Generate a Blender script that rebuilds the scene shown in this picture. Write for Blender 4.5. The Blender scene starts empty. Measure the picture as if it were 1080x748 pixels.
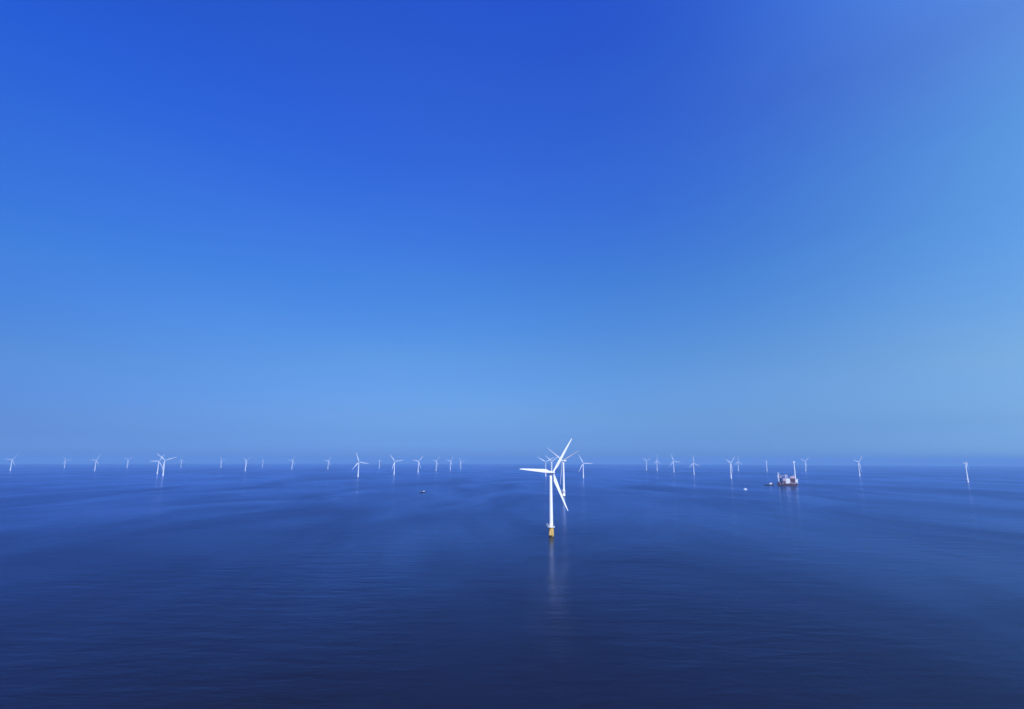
import bpy, bmesh, math, random
from mathutils import Vector, Matrix, Euler
R = math.radians
scene = bpy.context.scene
COL = scene.collection
random.seed(7)

# ------------------------------------------------------------ camera
EARTH = 6371000.0
def sea_z(x, y):
    return -(x * x + y * y) / (2 * EARTH)

cam_data = bpy.data.cameras.new("camera")
cam = bpy.data.objects.new("camera", cam_data)
COL.objects.link(cam)
cam_data.sensor_width = 36.0
cam_data.lens = 577.0 / 1080.0 * 36.0
cam_data.clip_start = 1.0
cam_data.clip_end = 300000.0
cam.matrix_world = (Matrix.Translation((0, 0, 120.0)) @ Matrix.Rotation(R(90 + 10.94), 4, 'X')
                    @ Matrix.Rotation(R(0.13), 4, 'Z'))
scene.camera = cam

# ------------------------------------------------------------ sun and sky
SUN_EL, SUN_AZ = 34.0, 160.0           # azimuth clockwise from the view direction
S = Vector((math.sin(R(SUN_AZ)) * math.cos(R(SUN_EL)), math.cos(R(SUN_AZ)) * math.cos(R(SUN_EL)), math.sin(R(SUN_EL))))
sun_data = bpy.data.lights.new("sun", 'SUN')
sun_data.energy = 4.4
sun_data.angle = R(0.53)
sun_data.color = (1.0, 0.975, 0.945)
sun = bpy.data.objects.new("sun", sun_data)
sun.rotation_euler = S.to_track_quat('Z', 'Y').to_euler()
sun.location = S * 400
COL.objects.link(sun)

scene.view_settings.view_transform = 'Standard'
scene.view_settings.look = 'None'
scene.view_settings.gamma = 1.0
scene.view_settings.exposure = 0.0
scene.view_settings.use_curve_mapping = False

# tint of the sky by height above the horizon: straight ahead, to the left, to the right
SKY_C = [(0.0193, (0.2308, 0.4709, 1.2831)), (0.0430, (0.2403, 0.4518, 1.0575)), (0.0769, (0.2985, 0.5000, 0.9564)), (0.1795, (0.3813, 0.6621, 1.0712)), (0.3131, (0.3457, 0.7565, 1.4052)), (0.4651, (0.3237, 0.7461, 1.9304)), (0.5926, (0.3159, 0.7493, 2.2796)), (0.6915, (0.2963, 0.7432, 2.5948))]
SKY_L = [(0.0161, (0.2066, 0.4235, 1.2656)), (0.0340, (0.1817, 0.3535, 1.0119)), (0.0585, (0.2029, 0.3611, 0.9125)), (0.1467, (0.2796, 0.4983, 0.9402)), (0.2940, (0.2782, 0.6730, 1.3818)), (0.4281, (0.2512, 0.6971, 1.8262)), (0.5485, (0.2112, 0.6731, 2.2548))]
SKY_R = [(0.0130, (0.5160, 0.9878, 2.0290)), (0.0307, (0.4589, 0.8372, 1.7285)), (0.0555, (0.4724, 0.7834, 1.4254)), (0.1437, (0.8458, 1.1281, 1.4115)), (0.2910, (0.9365, 1.4973, 1.9727)), (0.4253, (1.0866, 1.8172, 2.3536)), (0.5458, (1.2436, 1.7523, 2.6727)), (0.6441, (1.4078, 2.3249, 3.6215))]

world = bpy.data.worlds.new("World")
scene.world = world
world.use_nodes = True
wt = world.node_tree
wt.nodes.clear()
def wn(t, **k):
    n = wt.nodes.new(t)
    for a, b in k.items():
        setattr(n, a, b)
    return n
sky = wn('ShaderNodeTexSky', sky_type='NISHITA', sun_disc=False, sun_elevation=R(SUN_EL), sun_rotation=R(SUN_AZ),
         altitude=100.0, air_density=1.0, dust_density=0.6, ozone_density=3.0)
tc = wn('ShaderNodeTexCoord')
sep = wn('ShaderNodeSeparateXYZ')
wt.links.new(tc.outputs['Generated'], sep.inputs[0])
def wmath(op, a, b=None):
    n = wn('ShaderNodeMath', operation=op)
    for i, v in enumerate((a, b)):
        if v is None: continue
        if isinstance(v, (int, float)): n.inputs[i].default_value = v
        else: wt.links.new(v, n.inputs[i])
    return n.outputs[0]
sx, sy, sz = sep.outputs
hor = wmath('SQRT', wmath('ADD', wmath('MULTIPLY', sx, sx), wmath('MULTIPLY', sy, sy)))
side = wmath('DIVIDE', sx, wmath('MAXIMUM', hor, 1e-4))
def ramp(stops):
    n = wn('ShaderNodeValToRGB')
    cr = n.color_ramp
    cr.interpolation = 'LINEAR'
    while len(cr.elements) < len(stops): cr.elements.new(0.5)
    for e, (p, c) in zip(cr.elements, stops):
        e.position = p
    for e, (p, c) in zip(cr.elements, stops):
        e.color = (*c, 1)
    wt.links.new(sz, n.inputs[0])
    return n.outputs[0]
def mixc(f, a, b, mode='MIX'):
    n = wn('ShaderNodeMix', data_type='RGBA', blend_type=mode, clamp_factor=True)
    for i, v in ((0, f), (6, a), (7, b)):
        if isinstance(v, (int, float)): n.inputs[i].default_value = v
        else: wt.links.new(v, n.inputs[i])
    return n.outputs[2]
def rise(src, full, power):
    t_ = wmath('MINIMUM', wmath('MAXIMUM', wmath('DIVIDE', src, full), 0.0), 1.0)
    return wmath('POWER', t_, power)
grade = mixc(rise(side, 0.73, 3.1), ramp(SKY_C), ramp(SKY_R))
grade = mixc(rise(wmath('MULTIPLY', side, -1.0), 0.72, 1.6), grade, ramp(SKY_L))
skyc = mixc(1.0, sky.outputs[0], grade, 'MULTIPLY')
# very thin uneven veil of high haze
vm = wn('ShaderNodeMapping'); vm.inputs['Scale'].default_value = (1.0, 1.0, 5.0); vm.inputs['Rotation'].default_value = (0, R(7), 0)
wt.links.new(tc.outputs['Generated'], vm.inputs[0])
vz = wn('ShaderNodeTexNoise'); vz.inputs['Scale'].default_value = 1.6; vz.inputs['Detail'].default_value = 4.0
wt.links.new(vm.outputs[0], vz.inputs[0])
vr = wn('ShaderNodeMapRange')
for i_, q_ in enumerate((0.3, 0.7, 0.0, 1.0)): vr.inputs[i_ + 1].default_value = q_
wt.links.new(vz.outputs[0], vr.inputs[0])
veil = wn('ShaderNodeMix', data_type='RGBA')
veil.inputs[6].default_value = (0.95, 0.975, 0.995, 1); veil.inputs[7].default_value = (1.06, 1.03, 1.005, 1)
wt.links.new(vr.outputs[0], veil.inputs[0])
skyc = mixc(1.0, skyc, veil.outputs[2], 'MULTIPLY')
bg = wn('ShaderNodeBackground')
bg.inputs['Strength'].default_value = 0.1
wt.links.new(skyc, bg.inputs['Color'])
wo = wn('ShaderNodeOutputWorld')
wt.links.new(bg.outputs[0], wo.inputs['Surface'])

scene.cycles.volume_bounces = 1
scene.cycles.max_bounces = 6

# ------------------------------------------------------------ helpers
def new_mat(name):
    m = bpy.data.materials.new(name)
    m.use_nodes = True
    nt = m.node_tree
    b = nt.nodes['Principled BSDF']
    return m, nt, b

def paint(name, col, rough=0.45, dirt=0.12, scale=0.35, metallic=0.0, streak=(1, 1, 0.25)):
    """paint with faint weathering that belongs to the surface"""
    m, nt, b = new_mat(name)
    tcn = nt.nodes.new('ShaderNodeTexCoord')
    mp = nt.nodes.new('ShaderNodeMapping'); mp.inputs['Scale'].default_value = streak
    nz = nt.nodes.new('ShaderNodeTexNoise'); nz.inputs['Scale'].default_value = scale
    nz.inputs['Detail'].default_value = 6
    nt.links.new(tcn.outputs['Object'], mp.inputs[0]); nt.links.new(mp.outputs[0], nz.inputs[0])
    mx = nt.nodes.new('ShaderNodeMix'); mx.data_type = 'RGBA'
    mx.inputs[6].default_value = (*[c * (1 - dirt) for c in col], 1)
    mx.inputs[7].default_value = (*col, 1)
    mr = nt.nodes.new('ShaderNodeMapRange')
    mr.inputs['From Min'].default_value = 0.35; mr.inputs['From Max'].default_value = 0.6
    nt.links.new(nz.outputs[0], mr.inputs[0]); nt.links.new(mr.outputs[0], mx.inputs[0])
    nt.links.new(mx.outputs[2], b.inputs['Base Color'])
    b.inputs['Roughness'].default_value = rough
    b.inputs['Metallic'].default_value = metallic
    return m

M = dict(
    white=paint('white_paint', (0.82, 0.82, 0.82), 0.4, 0.06),
    yellow=paint('yellow_paint', (0.83, 0.53, 0.12), 0.5, 0.18),
    grey=paint('grey_steel', (0.35, 0.36, 0.38), 0.5, 0.2),
    dark=paint('dark_steel', (0.05, 0.055, 0.065), 0.5, 0.2),
    glass=paint('dark_glass', (0.02, 0.025, 0.03), 0.1, 0.0),
    growth=paint('marine_growth', (0.035, 0.03, 0.02), 0.9, 0.5),
    navy=paint('navy_hull_paint', (0.006, 0.010, 0.03), 0.4, 0.2),
    maroon=paint('maroon_hull_paint', (0.085, 0.02, 0.027), 0.5, 0.25),
    deck=paint('deck_red_paint', (0.14, 0.06, 0.06), 0.7, 0.3),
    pink=paint('faded_red_paint', (0.58, 0.42, 0.46), 0.5, 0.2),
)

class MB:
    """collects shapes into one mesh"""
    def __init__(s):
        s.bm = bmesh.new(); s.mats = []
    def _mi(s, m):
        if m not in s.mats: s.mats.append(m)
        return s.mats.index(m)
    def _fin(s, geom, m, smooth):
        i = s._mi(m)
        for f in geom:
            f.material_index = i; f.smooth = smooth
    def box(s, c, d, m, rot=None, bevel=0.0):
        before = set(s.bm.faces)
        r = bmesh.ops.create_cube(s.bm, size=1.0)
        vs = r['verts']
        mat = Matrix.Translation(c) @ (rot.to_matrix().to_4x4() if rot else Matrix()) @ Matrix.Diagonal((*d, 1))
        bmesh.ops.transform(s.bm, matrix=mat, verts=vs)
        if bevel:
            es = list({e for v in vs for e in v.link_edges})
            bmesh.ops.bevel(s.bm, geom=es, offset=bevel, segments=2, affect='EDGES', profile=0.5)
        fs = [f for f in s.bm.faces if f not in before]
        s._fin(fs, m, False)
        return s
    def lathe(s, prof, m, n=32, origin=(0, 0, 0), axis='Z', cap=True):
        """prof: list of (radius, along-axis)"""
        rings = []
        for r_, z in prof:
            ring = []
            for k in range(n):
                a = 2 * math.pi * k / n
                if axis == 'Z': p = (r_ * math.cos(a), r_ * math.sin(a), z)
                elif axis == 'Y': p = (r_ * math.cos(a), z, r_ * math.sin(a))
                else: p = (z, r_ * math.cos(a), r_ * math.sin(a))
                ring.append(s.bm.verts.new(Vector(p) + Vector(origin)))
            rings.append(ring)
        fs = []
        for a_, b_ in zip(rings, rings[1:]):
            for k in range(n):
                fs.append(s.bm.faces.new((a_[k], a_[(k + 1) % n], b_[(k + 1) % n], b_[k])))
        s._fin(fs, m, True)
        if cap:
            s._fin([s.bm.faces.new(rings[0][::-1]), s.bm.faces.new(rings[-1])], m, False)
        return s
    def tube(s, pts, r, m, n=6, closed=False):
        pts = [Vector(p) for p in pts]
        rings = []
        L = len(pts)
        for i, p in enumerate(pts):
            if closed: t = (pts[(i + 1) % L] - pts[i - 1])
            else: t = pts[min(i + 1, L - 1)] - pts[max(i - 1, 0)]
            t.normalize()
            ref = Vector((0, 0, 1)) if abs(t.z) < 0.9 else Vector((1, 0, 0))
            u = t.cross(ref).normalized(); v = t.cross(u)
            rr = r[i] if isinstance(r, (list, tuple)) else r
            rings.append([s.bm.verts.new(p + u * rr * math.cos(2 * math.pi * k / n) + v * rr * math.sin(2 * math.pi * k / n)) for k in range(n)])
        fs = []
        seq = list(zip(rings, rings[1:])) + ([(rings[-1], rings[0])] if closed else [])
        for a_, b_ in seq:
            for k in range(n):
                fs.append(s.bm.faces.new((a_[k], a_[(k + 1) % n], b_[(k + 1) % n], b_[k])))
        if not closed:
            fs += [s.bm.faces.new(rings[0][::-1]), s.bm.faces.new(rings[-1])]
        s._fin(fs, m, True)
        return s
    def loft(s, rings, m, smooth=True, cap=True):
        vr = [[s.bm.verts.new(p) for p in ring] for ring in rings]
        n = len(vr[0]); fs = []
        for a_, b_ in zip(vr, vr[1:]):
            for k in range(n):
                fs.append(s.bm.faces.new((a_[k], a_[(k + 1) % n], b_[(k + 1) % n], b_[k])))
        s._fin(fs, m, smooth)
        if cap:
            s._fin([s.bm.faces.new(vr[0][::-1]), s.bm.faces.new(vr[-1])], m, False)
        return s
    def build(s, name, parent=None, loc=(0, 0, 0)):
        bmesh.ops.recalc_face_normals(s.bm, faces=s.bm.faces[:])
        me = bpy.data.meshes.new(name); s.bm.to_mesh(me); s.bm.free()
        for m in s.mats: me.materials.append(m)
        o = bpy.data.objects.new(name, me); COL.objects.link(o)
        o.location = loc
        if parent: o.parent = parent
        return o

def empty(name, loc=(0, 0, 0), rz=0.0):
    o = bpy.data.objects.new(name, None); COL.objects.link(o)
    o.empty_display_size = 3
    o.location = loc; o.rotation_euler = (0, 0, rz)
    return o
def tag(o, label, cat, group=None):
    o['label'] = label; o['category'] = cat
    if group: o['group'] = group
    return o
def copy_tree(o, parent=None):
    c = o.copy(); COL.objects.link(c)
    if parent: c.parent = parent
    for ch in o.children: copy_tree(ch, c)
    return c

# ------------------------------------------------------------ the sea: one sheet that follows the Earth's curve past the horizon
def build_sea():
    bm = bmesh.new()
    radii = [0.0]
    r = 60.0
    while r < 62000:
        radii.append(r); r *= 1.09
    n = 240
    prev = None
    for rad in radii:
        if rad == 0:
            prev = [bm.verts.new((0, 0, 0))]
            continue
        ring = []
        for k in range(n):
            a = 2 * math.pi * k / n
            x, y = rad * math.cos(a), rad * math.sin(a)
            ring.append(bm.verts.new((x, y, sea_z(x, y))))
        for k in range(n):
            if len(prev) == 1: bm.faces.new((prev[0], ring[k], ring[(k + 1) % n]))
            else: bm.faces.new((prev[k], ring[k], ring[(k + 1) % n], prev[(k + 1) % n]))
        prev = ring
    for f in bm.faces: f.smooth = True
    me = bpy.data.meshes.new('sea'); bm.to_mesh(me); bm.free()
    o = bpy.data.objects.new('sea', me); COL.objects.link(o)
    o['kind'] = 'structure'
    m, nt, b = new_mat('sea_water')
    N, L = nt.nodes, nt.links
    tcn = N.new('ShaderNodeTexCoord')
    def noise(scale, stretch, detail, rough=0.5, rot=0.0, dist=0.0):
        mp = N.new('ShaderNodeMapping'); mp.inputs['Scale'].default_value = stretch
        mp.inputs['Rotation'].default_value = (0, 0, rot)
        nz = N.new('ShaderNodeTexNoise'); nz.inputs['Scale'].default_value = scale
        nz.inputs['Detail'].default_value = detail; nz.inputs['Roughness'].default_value = rough
        nz.inputs['Distortion'].default_value = dist
        L.new(tcn.outputs['Object'], mp.inputs[0]); L.new(mp.outputs[0], nz.inputs[0])
        return nz.outputs[0]
    def mth(op, a, bb):
        n_ = N.new('ShaderNodeMath'); n_.operation = op
        for i, v in enumerate((a, bb)):
            if isinstance(v, (int, float)): n_.inputs[i].default_value = v
            else: L.new(v, n_.inputs[i])
        return n_.outputs[0]
    def mrange(v, a, bb, c, d):
        n_ = N.new('ShaderNodeMapRange'); L.new(v, n_.inputs[0])
        for i, q in enumerate((a, bb, c, d)): n_.inputs[i + 1].default_value = q
        return n_.outputs[0]
    # wind slicks: long bands running away from the viewer, smoother and rougher water
    slick = noise(1 / 330.0, (1.0, 0.38, 1), 5, 0.6, R(12), 0.9)
    patch = noise(1 / 1300.0, (1.0, 0.5, 1), 4, 0.5, R(-20), 0.8)
    sl = mth('ADD', mth('MULTIPLY', slick, 0.55), mth('MULTIPLY', patch, 0.45))
    rough = mrange(sl, 0.40, 0.58, WATER['r0'], WATER['r1'])
    # waves
    swell = noise(1 / 12.0, (0.5, 1.25, 1), 3, 0.5, R(9))
    chop = noise(1 / 4.6, (0.6, 1.4, 1), 3, 0.55, R(-10), 0.3)
    roll = noise(1 / 27.0, (0.36, 1.2, 1), 2, 0.45, R(4), 0.5)
    ripple = noise(1 / 1.3, (0.9, 1.3, 1), 2, 0.5, R(35))
    gust = noise(1 / 190.0, (0.8, 0.5, 1), 3, 0.55, R(30), 0.8)
    live = mrange(gust, 0.36, 0.64, 0.2, 1.15)
    h = mth('ADD', mth('MULTIPLY', mth('MULTIPLY', swell, WATER['swell']), live), mth('MULTIPLY', chop, mrange(sl, 0.38, 0.62, WATER['c0'], WATER['c1'])))
    h = mth('ADD', h, mth('MULTIPLY', mth('MULTIPLY', roll, WATER['roll']), live))
    h = mth('ADD', h, mth('MULTIPLY', ripple, WATER['ripple']))
    bp = N.new('ShaderNodeBump'); bp.inputs['Strength'].default_value = 1.0
    bp.inputs['Distance'].default_value = 1.0
    L.new(h, bp.inputs['Height'])
    # light from within the water, and the mirror of sky and towers on its surface
    N.remove(b)
    df = N.new('ShaderNodeBsdfDiffuse'); df.inputs['Color'].default_value = (*WATER['col'], 1)
    gl = N.new('ShaderNodeBsdfAnisotropic'); sheen_tint = N.new('ShaderNodeMix'); sheen_tint.data_type = 'RGBA'
    sheen_tint.inputs[6].default_value = (*[c * 1.27 for c in WATER['tint']], 1); sheen_tint.inputs[7].default_value = (*[c * 0.78 for c in WATER['tint']], 1)  # lighter and darker sheen of the slicks, painted into the gloss colour
    L.new(mrange(sl, 0.40, 0.60, 0.0, 1.0), sheen_tint.inputs[0]); L.new(sheen_tint.outputs[2], gl.inputs['Color'])
    gl.distribution = 'MULTI_GGX'
    fr = N.new('ShaderNodeFresnel'); fr.inputs['IOR'].default_value = WATER['ior']
    L.new(rough, gl.inputs['Roughness'])
    for n_ in (gl, fr): L.new(bp.outputs[0], n_.inputs['Normal'])
    mx = N.new('ShaderNodeMixShader')
    L.new(fr.outputs[0], mx.inputs[0]); L.new(df.outputs[0], mx.inputs[1]); L.new(gl.outputs[0], mx.inputs[2])
    L.new(mx.outputs[0], N['Material Output'].inputs['Surface'])
    me.materials.append(m)
    return o
WATER = dict(r0=0.12, r1=0.25, roll=0.70, swell=0.40, c0=0.10, c1=0.20, ripple=0.045, col=(0.0110, 0.0088, 0.004), tint=(0.33, 0.445, 0.77), ior=1.29)
build_sea()

# ------------------------------------------------------------ haze
def build_haze():
    top, bot, half = 262.0, sea_z(62000, 0) - 1.5, 62500.0
    mb = MB()
    m = bpy.data.materials.new('haze_air'); m.use_nodes = True
    nt = m.node_tree; nt.nodes.clear()
    v = nt.nodes.new('ShaderNodeVolumePrincipled')
    v.inputs['Color'].default_value = (*HAZE['col'], 1)
    v.inputs['Density'].default_value = HAZE['dens']
    v.inputs['Anisotropy'].default_value = 0.0
    out = nt.nodes.new('ShaderNodeOutputMaterial')
    nt.links.new(v.outputs[0], out.inputs['Volume'])
    mb.box((0, 0, (top + bot) / 2), (2 * half, 2 * half, top - bot), m)
    o = mb.build('haze')
    o['kind'] = 'stuff'
HAZE = dict(col=(0.28, 0.53, 0.85), dens=6e-5)
build_haze()

# ------------------------------------------------------------ wind turbine (hub 107 m up, rotor radius 73 m)
HUB_Z, ROT_R = 107.0, 73.0
def blade_mesh(mat):
    mb = MB()
    secs = []
    #        r     chord  thick  twist
    prof = [(1.5, 2.9, 2.9, 0), (4.0, 2.9, 2.8, 0), (8, 3.6, 2.2, 16), (14, 5.0, 1.55, 13), (20, 4.9, 1.2, 10),
            (30, 4.1, 0.85, 7), (42, 3.3, 0.6, 4), (54, 2.5, 0.42, 2), (64, 1.8, 0.28, 1), (70, 1.2, 0.18, 0), (72.4, 0.7, 0.1, 0), (73, 0.25, 0.06, 0)]
    n = 14
    for r_, c, t, tw in prof:
        ring = []
        f = min(1, max(0, (r_ - 4) / 10))
        for k in range(n):
            a = 2 * math.pi * k / n
            u = math.cos(a); v = math.sin(a)
            # round at the root, aerofoil further out: chord centred on 30 per cent
            c_ = c * (1 + 0.3 * f)
            x = u * c_ / 2 + f * 0.2 * c_
            th = v * t / 2 * (1 - f * 0.62 * (u + 1) / 2)
            ca, sa = math.cos(R(tw)), math.sin(R(tw))
            pre = -2.4 * (r_ / 73) ** 2        # slight forward bend towards the wind
            ring.append((x * ca - th * sa, x * sa + th * ca + pre, r_))
        secs.append(ring)
    mb.loft(secs, mat)
    return mb

def base_mesh(col):
    mb = MB().lathe([(4.1, -14), (4.1, -0.2), (4.12, 0.9)], M['growth'], 40, cap=False)
    mb.lathe([(4.12, 0.9), (4.12, 1.9), (4.7, 2.1), (4.7, 2.8), (4.12, 3.0), (4.12, 13.2), (4.7, 13.8), (4.7, 14.4), (4.12, 14.45), (4.12, 15.0)], M[col], 40)
    return mb

def make_turbine(detail=True):
    root = empty('wind_turbine')
    # foundation piece
    tp = base_mesh('yellow').build('transition_piece', root)
    bl = MB()
    for s in (-1, 1):
        bl.tube([(s * 1.3 - 1.6, -4.4, 10.5), (s * 1.3 - 1.6, -5.9, 9.2), (s * 1.3 - 1.6, -5.9, -3.5), (s * 1.3 - 1.6, -4.2, -4.5)], 0.32, M['yellow'], 8)
    for k in range(14):
        z = -1 + k * 0.75
        bl.tube([(-2.9, -5.7, z), (-0.3, -5.7, z)], 0.09, M['yellow'], 5)
    for z in (0.4, 4.5, 8.2):
        for s in (-1, 1): bl.tube([(s * 1.3 - 1.6, -5.8, z), (s * 1.0 - 1.1, -3.6, z)], 0.2, M['yellow'], 6)
    bl.build('boat_landing', tp)
    # working platform
    pl = MB()
    pl.lathe([(3.6, 15.0), (6.2, 15.0), (6.4, 15.15), (6.4, 15.6), (6.2, 15.7), (3.6, 15.7)], M['white'], 40)
    for k in range(10):
        a = 2 * math.pi * k / 10
        pl.tube([(4.0 * math.cos(a), 4.0 * math.sin(a), 12.6), (6.1 * math.cos(a), 6.1 * math.sin(a), 15.0)], 0.16, M['yellow'], 5)
    pl = pl.build('platform', root)
    rl = MB()
    for z in (16.25, 16.85):
        rl.tube([(6.25 * math.cos(2 * math.pi * k / 40), 6.25 * math.sin(2 * math.pi * k / 40), z) for k in range(40)], 0.06, M['white'], 5, closed=True)
    for k in range(20):
        a = 2 * math.pi * k / 20
        rl.tube([(6.25 * math.cos(a), 6.25 * math.sin(a), 15.7), (6.25 * math.cos(a), 6.25 * math.sin(a), 16.9)], 0.06, M['white'], 5)
    rl.build('railing', pl)
    # tower
    prof = [(3.35, 15.7), (3.5, 15.72), (3.5, 16.1), (3.3, 16.12)]
    prof += [(3.3 + (2.3 - 3.3) * k / 12, 16.1 + (104.0 - 16.1) * k / 12) for k in range(1, 13)]
    tw = MB().lathe(prof, M['white'], 40).build('tower', root)
    d = MB().box((0, -3.2, 17.5), (1.3, 0.35, 2.6), M['grey'], bevel=0.08)
    d.tube([(0.4, -3.42, 17.3), (0.4, -3.42, 17.7)], 0.05, M['dark'], 5)
    d.build('door', tw)
    # nacelle
    na = MB()
    rings = []
    for y, w, zb, zt in [(-4.6, 3.6, -1.7, 1.8), (-3.8, 4.4, -2.3, 2.3), (-1, 4.9, -2.75, 2.7), (4, 4.9, -2.75, 2.75), (9, 4.6, -2.4, 2.6), (12.2, 4.0, -1.5, 2.3), (12.8, 3.2, -1.0, 1.8)]:
        ring = []
        zc, hh = (zb + zt) / 2, (zt - zb) / 2
        for k in range(24):
            a = 2 * math.pi * k / 24
            cu, su = math.cos(a), math.sin(a)
            q = 0.42
            ring.append((math.copysign(abs(cu) ** q, cu) * w / 2, y, zc + math.copysign(abs(su) ** q, su) * hh))
        rings.append(ring)
    na.loft(rings, M['white'])
    na = na.build('nacelle', root, (0, 0, HUB_Z))
    ck = MB().box((0, 10.2, 3.35), (3.6, 0.7, 1.5), M['grey'], bevel=0.1)
    for s in (-1, 1): ck.tube([(s * 1.4, 9.6, 2.3), (s * 1.4, 10.2, 3.0)], 0.12, M['grey'], 6)
    ck.build('cooler', na)
    wv = MB().tube([(0.9, 11.6, 2.2), (0.9, 11.6, 4.6)], 0.06, M['grey'], 5).tube([(0.5, 11.6, 4.4), (1.3, 11.6, 4.4)], 0.05, M['grey'], 5)
    wv.build('weather_mast', na)
    # rotor
    hb = MB().lathe([(0.15, -4.1), (1.0, -3.85), (1.75, -3.1), (2.25, -1.9), (2.45, -0.4), (2.4, 1.4), (2.0, 1.9)], M['white'], 28, axis='Y')
    hb = hb.build('rotor_hub', root, (0, -6.6, HUB_Z))
    first = None
    for k in range(3):
        if first is None:
            bo = first = blade_mesh(M['white']).build('blade', hb)
        else:
            bo = first.copy(); COL.objects.link(bo); bo.parent = hb
        bo.rotation_euler = (0, R(120 * k), 0)
    if detail:
        # service crane on the platform edge
        dv = MB()
        dv.lathe([(0.42, 15.7), (0.42, 17.2), (0.3, 17.3), (0.3, 19.6)], M['white'], 12, origin=(5.2, 0, 0))
        dv.tube([(5.2, 0, 19.4), (7.6, 0.0, 21.4), (8.3, 0, 21.5)], [0.3, 0.22, 0.16], M['white'], 8)
        dv.tube([(5.5, 0, 17.6), (6.9, 0, 20.5)], 0.13, M['grey'], 6)
        dv.tube([(8.2, 0, 21.4), (8.2, 0, 18.2)], 0.07, M['dark'], 5)
        dv.box((5.2, 0.0, 18.6), (1.1, 1.1, 1.2), M['white'], bevel=0.12)
        dv.box((8.2, 0, 17.9), (0.8, 0.8, 0.9), M['white'], bevel=0.1)
        dv = dv.build('service_crane', root)
    return root

# x, y, scale, yaw off the line of sight (deg), angle of the first blade (deg), label
TURBINES = [
    (64, 920, 0.94, 38, 55, "largest white wind turbine, nearest of all, on a tall yellow base with a platform"),
    (-5487, 6121, 1.12, 30, 55, "leftmost wind turbine of all, small and hazy, close to the left edge"),
    (-6556, 8190, 1.06, 20, 5, "faint tiny wind turbine, second from the left edge, one blade level to the right"),
    (-4657, 6246, 1.09, 35, 60, "small wind turbine third from the left edge, one blade level to the left"),
    (-5841, 8484, 1.12, 30, 35, "very faint turbine just left of the overlapping pair, upper blades in a shallow V"),
    (-2978, 4705, 1.01, 15, 60, "left, slightly smaller turbine of the overlapping pair, one blade level to the left"),
    (-2585, 4153, 1.08, 15, 20, "right, nearer turbine of the overlapping pair, one blade reaching far right"),
    (-5607, 9468, 1.11, 45, 90, "faintest distant turbine just right of the overlapping pair, one blade straight up"),
    (-4646, 8925, 1.11, 35, 3, "faint turbine, one blade level right, alone left of a turbine turned half aside"),
    (-2987, 6269, 1.07, 50, 35, "turbine turned half aside, short blade up right, left of a faint narrow one"),
    (-4372, 9796, 1.07, 80, 90, "faint narrow turbine seen edge on, left of centre, between two brighter turbines"),
    (-2963, 7533, 1.11, 40, 60, "small turbine right of the faint edge-on one, with a blade level to the left"),
    (-2451, 7450, 1.08, 35, 60, "small faint turbine directly left of the bright turbine that stands out in the left half"),
    (-1105, 4029, 1.00, 10, 110, "brightest lone turbine of the left half, facing forward, one blade nearly level right"),
    (-2020, 8515, 1.09, 82, 90, "faint post-like turbine seen edge on between two bright turbines left of centre"),
    (-979, 4660, 1.03, 20, 10, "bright turbine left of the dark boat, blades pointing up left and level right"),
    (-928, 5545, 1.03, 30, 50, "turbine directly above the small dark boat, one blade up to the right"),
    (-886, 6550, 1.04, 45, 50, "first turbine right of the dark boat, nearest and largest of the three there"),
    (-792, 7199, 1.06, 40, 55, "middle turbine of the three shrinking ones right of the dark boat"),
    (-731, 8006, 1.00, 30, 8, "smallest and last of the three shrinking turbines right of the dark boat"),
    (260, 4278, 1.02, 10, 30, "distant turbine behind the left blade of the nearest turbine, blades in a wide Y"),
    (264, 3722, 1.07, 45, 30, "distant turbine lined up behind the tower top of the nearest turbine"),
    (177, 1911, 1.11, -38, 25, "second largest turbine, half hidden behind the nearest, nacelle seen from the side"),
    (500, 3909, 0.95, 15, 0, "turbine just right of the two large central ones, one blade exactly level to the right"),
    (1744, 7233, 1.12, 40, 30, "faintest and leftmost of the three small turbines right of centre"),
    (1785, 6862, 1.12, 50, 90, "middle of the three small turbines right of centre, one blade straight up"),
    (1731, 5967, 1.11, 20, 110, "rightmost and brightest of the three small turbines right of centre"),
    (1601, 4916, 0.95, 40, 95, "lone turbine left of the ship, one blade straight up, two drooping symmetrically"),
    (1504, 3840, 1.00, 60, 40, "nearer turbine of the close pair left of the ship, one blade up right"),
    (2821, 6956, 1.05, 45, 90, "fainter farther turbine of the close pair left of the ship"),
    (3067, 6718, 1.12, 83, 90, "faint thin turbine seen edge on, directly left of the bladeless tower at the ship"),
    (1744, 3447, 1.07, -25, None, "bladeless unfinished turbine with a bright nacelle, rising behind the large work ship"),
    (3509, 6672, 1.12, 46, 40, "small faint turbine just right of the ship, two blades raised in a V"),
    (2797, 4501, 1.05, 60, 45, "lone turbine between the ship and the far right one, blades in a V"),
    (2633, 3238, 1.03, 85, 90, "rightmost turbine of all, a thin slightly leaning post seen edge on"),
]
GROUP = "white wind turbines standing in the sea"
near = make_turbine(True)
tmp = base_mesh('white').build('transition_piece')
plain = tmp.data
bpy.data.objects.remove(tmp)
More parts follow.
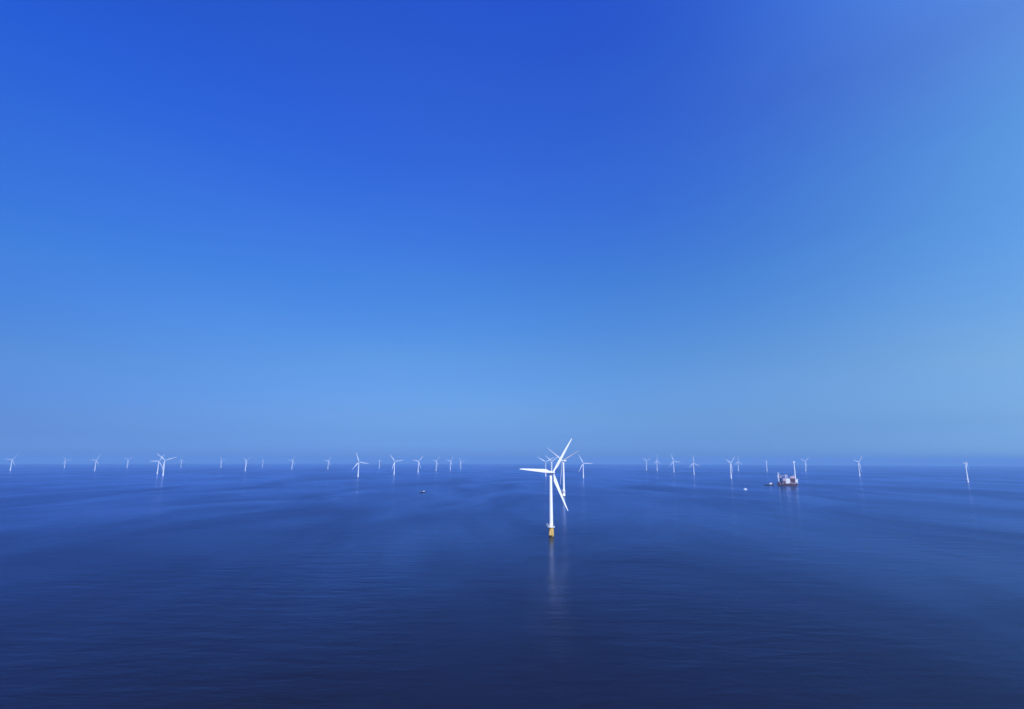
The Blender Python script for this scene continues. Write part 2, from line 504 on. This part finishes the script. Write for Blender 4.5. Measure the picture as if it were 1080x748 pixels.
for i, (x, y, s, yaw, phase, label) in enumerate(TURBINES):
    if i == 0:
        t = near
    else:
        t = copy_tree(near)
    az = math.atan2(x, y)
    t.location = (x, y, sea_z(x, y)); t.scale = (s, s, s)
    t.rotation_euler = (0, 0, R(yaw) - az)
    tag(t, label, 'wind turbine', GROUP)
    for ch in list(t.children):
        k = ch.name.split('.')[0]
        if k == 'rotor_hub':
            ch.rotation_euler = (0, R(90 - (phase or 0)), 0)
            if phase is None:
                for b in list(ch.children): bpy.data.objects.remove(b)
            elif i > 0:
                for b in ch.children: b.scale = (0.68, 0.68, 1.0)
        if k == 'transition_piece' and i > 0:
            ch.data = plain
        if k == 'service_crane':
            ch.rotation_euler = (0, 0, R(178) - (R(yaw) - az))
            if i > 5 and s < 9 and math.hypot(x, y) > 4500: bpy.data.objects.remove(ch)
        elif k in ('transition_piece', 'platform', 'tower', 'nacelle') and math.hypot(x, y) > 2500:
            for g in list(ch.children): bpy.data.objects.remove(g)

# ------------------------------------------------------------ ships
def hull_rings(L, B, D, draft, n=13, stern=0.85, flare=1.0):
    """hull along +X, bow at +L/2"""
    rings = []
    for i in range(n):
        f = i / (n - 1)
        x = -L / 2 + L * f
        w = B / 2 * (stern + (1 - stern) * min(1, f * 4)) * (1 - max(0, (f - 0.72) / 0.28) ** 2.2 * 0.97)
        sheer = max(0, (f - 0.6) / 0.4) ** 2 * D * 0.35
        top = D + sheer
        wb = w * (0.88 - 0.3 * max(0, (f - 0.7) / 0.3))
        xo = max(0, (f - 0.9) / 0.1) * D * 0.35 * flare
        rings.append([(x, -wb, -draft), (x, wb, -draft), (x + xo * 0.3, w * 0.97, 0.3), (x + xo, w, top), (x + xo, -w, top), (x + xo * 0.3, -w * 0.97, 0.3)])
    return rings

def make_workship():
    """jack-up installation vessel, 96 m long"""
    root = empty('work_ship')
    L, B, D = 88.0, 38.0, 9.5
    h = MB().loft(hull_rings(L, B, D, 5, stern=0.97), M['maroon'], smooth=False)
    h.box((-4, 0, D + 0.12), (74, 35, 0.3), M['deck'])
    h = h.build('hull', root)
    st = MB()
    for s in (-1, 1):
        st.box((-3, s * 18.6, D + 0.6), (70, 0.4, 1.2), M['maroon'])
    st.build('bulwark', h)
    fd = MB()
    for k in range(9):
        fd.lathe([(0.9, 0), (0.9, 3.0)], M['dark'], 10, origin=(-36 + k * 8, -19.6, 2.0))
    fd.build('fender', h)
    # accommodation block in the middle
    ac = MB()
    ac.box((4, -8, D + 9), (20, 16, 17.4), M['white'], bevel=0.4)
    ac.box((4, -8, D + 20.5), (17, 15, 5.4), M['white'], bevel=0.4)
    ac.box((5, -8, D + 25), (13, 14, 3.6), M['white'], bevel=0.4)
    ac = ac.build('deckhouse', root)
    wn_ = MB()
    for lv in range(5):
        for k in range(7):
            wn_.box((-4 + k * 2.7, -16.02, D + 2.8 + lv * 3.2), (0.9, 0.2, 0.9), M['glass'])
    wn_.build('window', ac)
    bw = MB().box((5, -15.02, D + 25.5), (11.5, 0.2, 1.3), M['glass']).box((11.52, -8, D + 25.5), (0.2, 12, 1.3), M['glass'])
    bw.build('bridge_window', ac)
    ms = MB().tube([(2, -8, D + 26.6), (2, -8, D + 46)], [1.1, 0.5], M['white'], 8).box((2, -8, D + 40), (5, 0.5, 0.6), M['white']).box((2, -8, D + 36), (4, 1.0, 1.2), M['white'])
    ms.build('mast', ac)
    # winch house aft, engine house forward
    b2 = MB().box((-13, -3, D + 6.5), (14, 26, 12.6), M['maroon'], bevel=0.3).box((-12, -5, D + 19), (12, 20, 12.2), M['pink'], bevel=0.3)
    b2.build('winch_house', root)
    b3 = MB().box((25, -1, D + 13), (20, 26, 25.4), M['maroon'], bevel=0.3).box((25, -1, D + 31), (19, 24, 10.4), M['pink'], bevel=0.3)
    b3 = b3.build('engine_house', root)
    fn = MB().lathe([(1.9, D + 36.2), (1.7, D + 42), (1.85, D + 42.1), (1.85, D + 43)], M['white'], 16, origin=(31, -8, 0))
    fn.build('funnel', b3)
    vt = MB()
    for k in range(4): vt.box((18.5 + k * 4.4, -14.12, D + 8), (2.4, 0.2, 3.0), M['dark'])
    vt.build('vent', b3)
    # forward cabin under the helicopter deck
    bx = MB().box((42, -6, D + 14), (11, 16, 15), M['white'], bevel=0.5)
    for dx in (-4.5, 4.5):
        for dy in (-13, 1): bx.box((42 + dx, dy, D + 3.3), (1.6, 1.6, 6.6), M['white'])
    bx.build('forward_cabin', root)
    hd = MB().lathe([(9.0, D + 21.6), (10.5, D + 22.4), (10.5, D + 23.1)], M['white'], 8, origin=(43, -5, 0))
    hd.build('helideck', root)
    # jack-up legs: lattice columns
    for lx, ly, top in ((-37, -13, 64), (-37, 13, 52), (-2, 14, 54), (31, 15, 44)):
        lg = MB()
        for a in range(4):
            px, py = lx + (1.7 if a in (0, 1) else -1.7), ly + (1.7 if a in (0, 3) else -1.7)
            lg.tube([(px, py, -20), (px, py, top)], 0.5, M['white'], 6)
        for k in range(int((top + 8) / 4)):
            z = -8 + k * 4
            for (ax, ay, bx_, by_) in ((1.7, 1.7, 1.7, -1.7), (1.7, -1.7, -1.7, -1.7), (-1.7, -1.7, -1.7, 1.7), (-1.7, 1.7, 1.7, 1.7)):
                lg.tube([(lx + ax, ly + ay, z), (lx + bx_, ly + by_, z + 4)], 0.25, M['white'], 4)
        lg = lg.build('jack_leg', root)
        hs = MB()
        for s in (-1, 1):
            hs.box((lx + s * 3.0, ly, D + 4.3), (2.0, 7.4, 8.0), M['maroon'], bevel=0.2)
            hs.box((lx, ly + s * 3.0, D + 3.9), (3.6, 1.4, 7.0), M['maroon'], bevel=0.2)
        hs.build('jack_house', lg)
    # main crane, boom stowed level high over the deck
    cr = MB().lathe([(3.4, D), (3.2, D + 27), (4.2, D + 27.2), (4.2, D + 29)], M['maroon'], 20, origin=(-27, -6, 0))
    cr.box((-27, -6, D + 32.5), (8, 7, 6.8), M['pink'], bevel=0.3)
    cr = cr.build('main_crane', root)
    bm_ = MB()
    p0, p1 = Vector((-30, -9.5, D + 36.5)), Vector((0, -9.5, D + 38.5))
    for oy, oz in ((-1.6, 0), (1.6, 0), (-1.6, 4.0), (1.6, 4.0)):
        bm_.tube([p0 + Vector((0, oy, oz)), p1 + Vector((0, oy * 0.5, oz * 0.6))], 0.6, M['pink'], 6)
    for k in range(10):
        a = p0.lerp(p1, k / 10); b_ = p0.lerp(p1, (k + 1) / 10)
        for sgn in (-1, 1):
            up, dn = (4.0, 0.0) if k % 2 == 0 else (0.0, 4.0)
            bm_.tube([a + Vector((0, sgn * 1.5, dn * (1 - k * 0.04))), b_ + Vector((0, sgn * 1.4, up * (1 - k * 0.04)))], 0.4, M['pink'], 4)
    bm_.build('boom', cr)
    af = MB().tube([(-27, -6, D + 36), (-31, -6, D + 47)], [0.7, 0.5], M['white'], 6).tube([(-31, -6, D + 47), (0, -9.5, D + 41)], 0.15, M['dark'], 4)
    af.build('a_frame', cr)
    # deck cargo and lifeboats
    bxs = ((-33, -15, 3.5, 'white'), (-22, -16, 2.6, 'pink'), (-17.5, -16.4, 4.5, 'grey'), (12.5, -17, 5.2, 'pink'), (22, -16.6, 3.0, 'white'), (29, -16.8, 5.0, 'pink'), (33.5, -16, 2.8, 'grey'))
    for bx_x, bx_y, bx_h, bx_m in bxs:
        MB().box((bx_x, bx_y, D + 0.3 + bx_h / 2), (3.6, 2.6, bx_h), M[bx_m], bevel=0.1).build('deck_container', root)
    cg = MB()
    for k in range(3):
        cg.lathe([(1.9, 0), (1.9, 14)], M['pink'], 14, origin=(-20, -1 + 4.2 * k - 13, D + 2.2), axis='X')
    cg.build('cargo_pipe', root)
    lb = MB()
    prof = [(0.1, -3.6), (0.9, -3.0), (1.35, -1.5), (1.4, 1.2), (1.0, 2.9), (0.1, 3.6)]
    lb.lathe(prof, M['pink'], 14, origin=(0, 0, 0), axis='X')
    l1 = lb.build('lifeboat', root, (17, -19.9, D + 5.2))
    l2 = l1.copy(); COL.objects.link(l2); l2.parent = root; l2.location = (-9, -19.9, D + 5.2)
    return root

ship = make_workship()
ship.location = (1372, 2798, sea_z(1372, 2798)); ship.rotation_euler = (0, 0, -math.atan2(1372, 2798) + R(6))
tag(ship, "large dark red work ship with white deckhouse and pinkish deck structures", 'ship')

def make_boat(name, L, B, D, hull_mat, cabin_len, cabin_h, cabin_x, mast=4.0, top_mat='white'):
    root = empty(name)
    h = MB().loft(hull_rings(L, B, D, D * 0.8, n=11, stern=0.8), M[hull_mat], smooth=False)
    h.box((-L * 0.08, 0, D + 0.06), (L * 0.7, B * 0.72, 0.1), M['grey'])
    h = h.build('hull', root)
    rl = MB()
    pts = [(-L * 0.48, -B * 0.38), (L * 0.2, -B * 0.47), (L * 0.4, -B * 0.28), (L * 0.5, 0), (L * 0.4, B * 0.28), (L * 0.2, B * 0.47), (-L * 0.48, B * 0.38)]
    zt = lambda x: D + max(0, (x / L - 0.1) / 0.4) ** 2 * D * 0.35
    rl.tube([(x, y, zt(x) + 0.95) for x, y in pts], 0.06, M[top_mat], 5)
    for x, y in pts: rl.tube([(x, y, zt(x) - 0.1), (x, y, zt(x) + 0.95)], 0.05, M[top_mat], 5)
    rl.build('railing', h)
    c = MB().box((cabin_x, 0, D + cabin_h / 2 + 0.1), (cabin_len, B * 0.6, cabin_h), M[top_mat], bevel=0.15)
    c.box((cabin_x + cabin_len * 0.05, 0, D + cabin_h + cabin_h * 0.28 + 0.1), (cabin_len * 0.6, B * 0.5, cabin_h * 0.55), M[top_mat], bevel=0.12)
    c = c.build('cabin', root)
    zz = D + cabin_h + cabin_h * 0.32 + 0.1
    w = MB().box((cabin_x + cabin_len * 0.05, -B * 0.255, zz), (cabin_len * 0.5, 0.08, cabin_h * 0.26), M['glass'])
    w.box((cabin_x + cabin_len * 0.355, 0, zz), (0.08, B * 0.42, cabin_h * 0.26), M['glass'])
    w.build('window', c)
    ms = MB().tube([(cabin_x, 0, D + cabin_h * 1.5), (cabin_x, 0, D + cabin_h * 1.5 + mast)], [0.16, 0.08], M[top_mat], 6)
    ms.tube([(cabin_x, -0.9, D + cabin_h * 1.5 + mast * 0.6), (cabin_x, 0.9, D + cabin_h * 1.5 + mast * 0.6)], 0.07, M[top_mat], 5)
    ms.build('mast', c)
    return root
def place(b, x, y, heading, label, cat):
    b.location = (x, y, sea_z(x, y)); b.rotation_euler = (0, 0, R(heading) - math.atan2(x, y))
    tag(b, label, cat)
place(make_boat('support_boat', 42, 10, 5.0, 'navy', 11, 6.0, 8, 6), 1290, 2815, 176 + 180, "dark blue support boat with pale cabin, beside the left end of the large ship", 'boat')
place(make_boat('crew_boat', 14, 5, 1.8, 'white', 7, 2.8, -0.5, 3), 997, 2400, 15, "tiny white boat alone on open water left of and nearer than the large ship", 'boat')
place(make_boat('work_boat', 20, 6, 3.2, 'navy', 4.0, 2.4, 6.0, 3), -337, 2124, -4, "small dark boat with a white cabin alone on open water left of centre", 'boat')
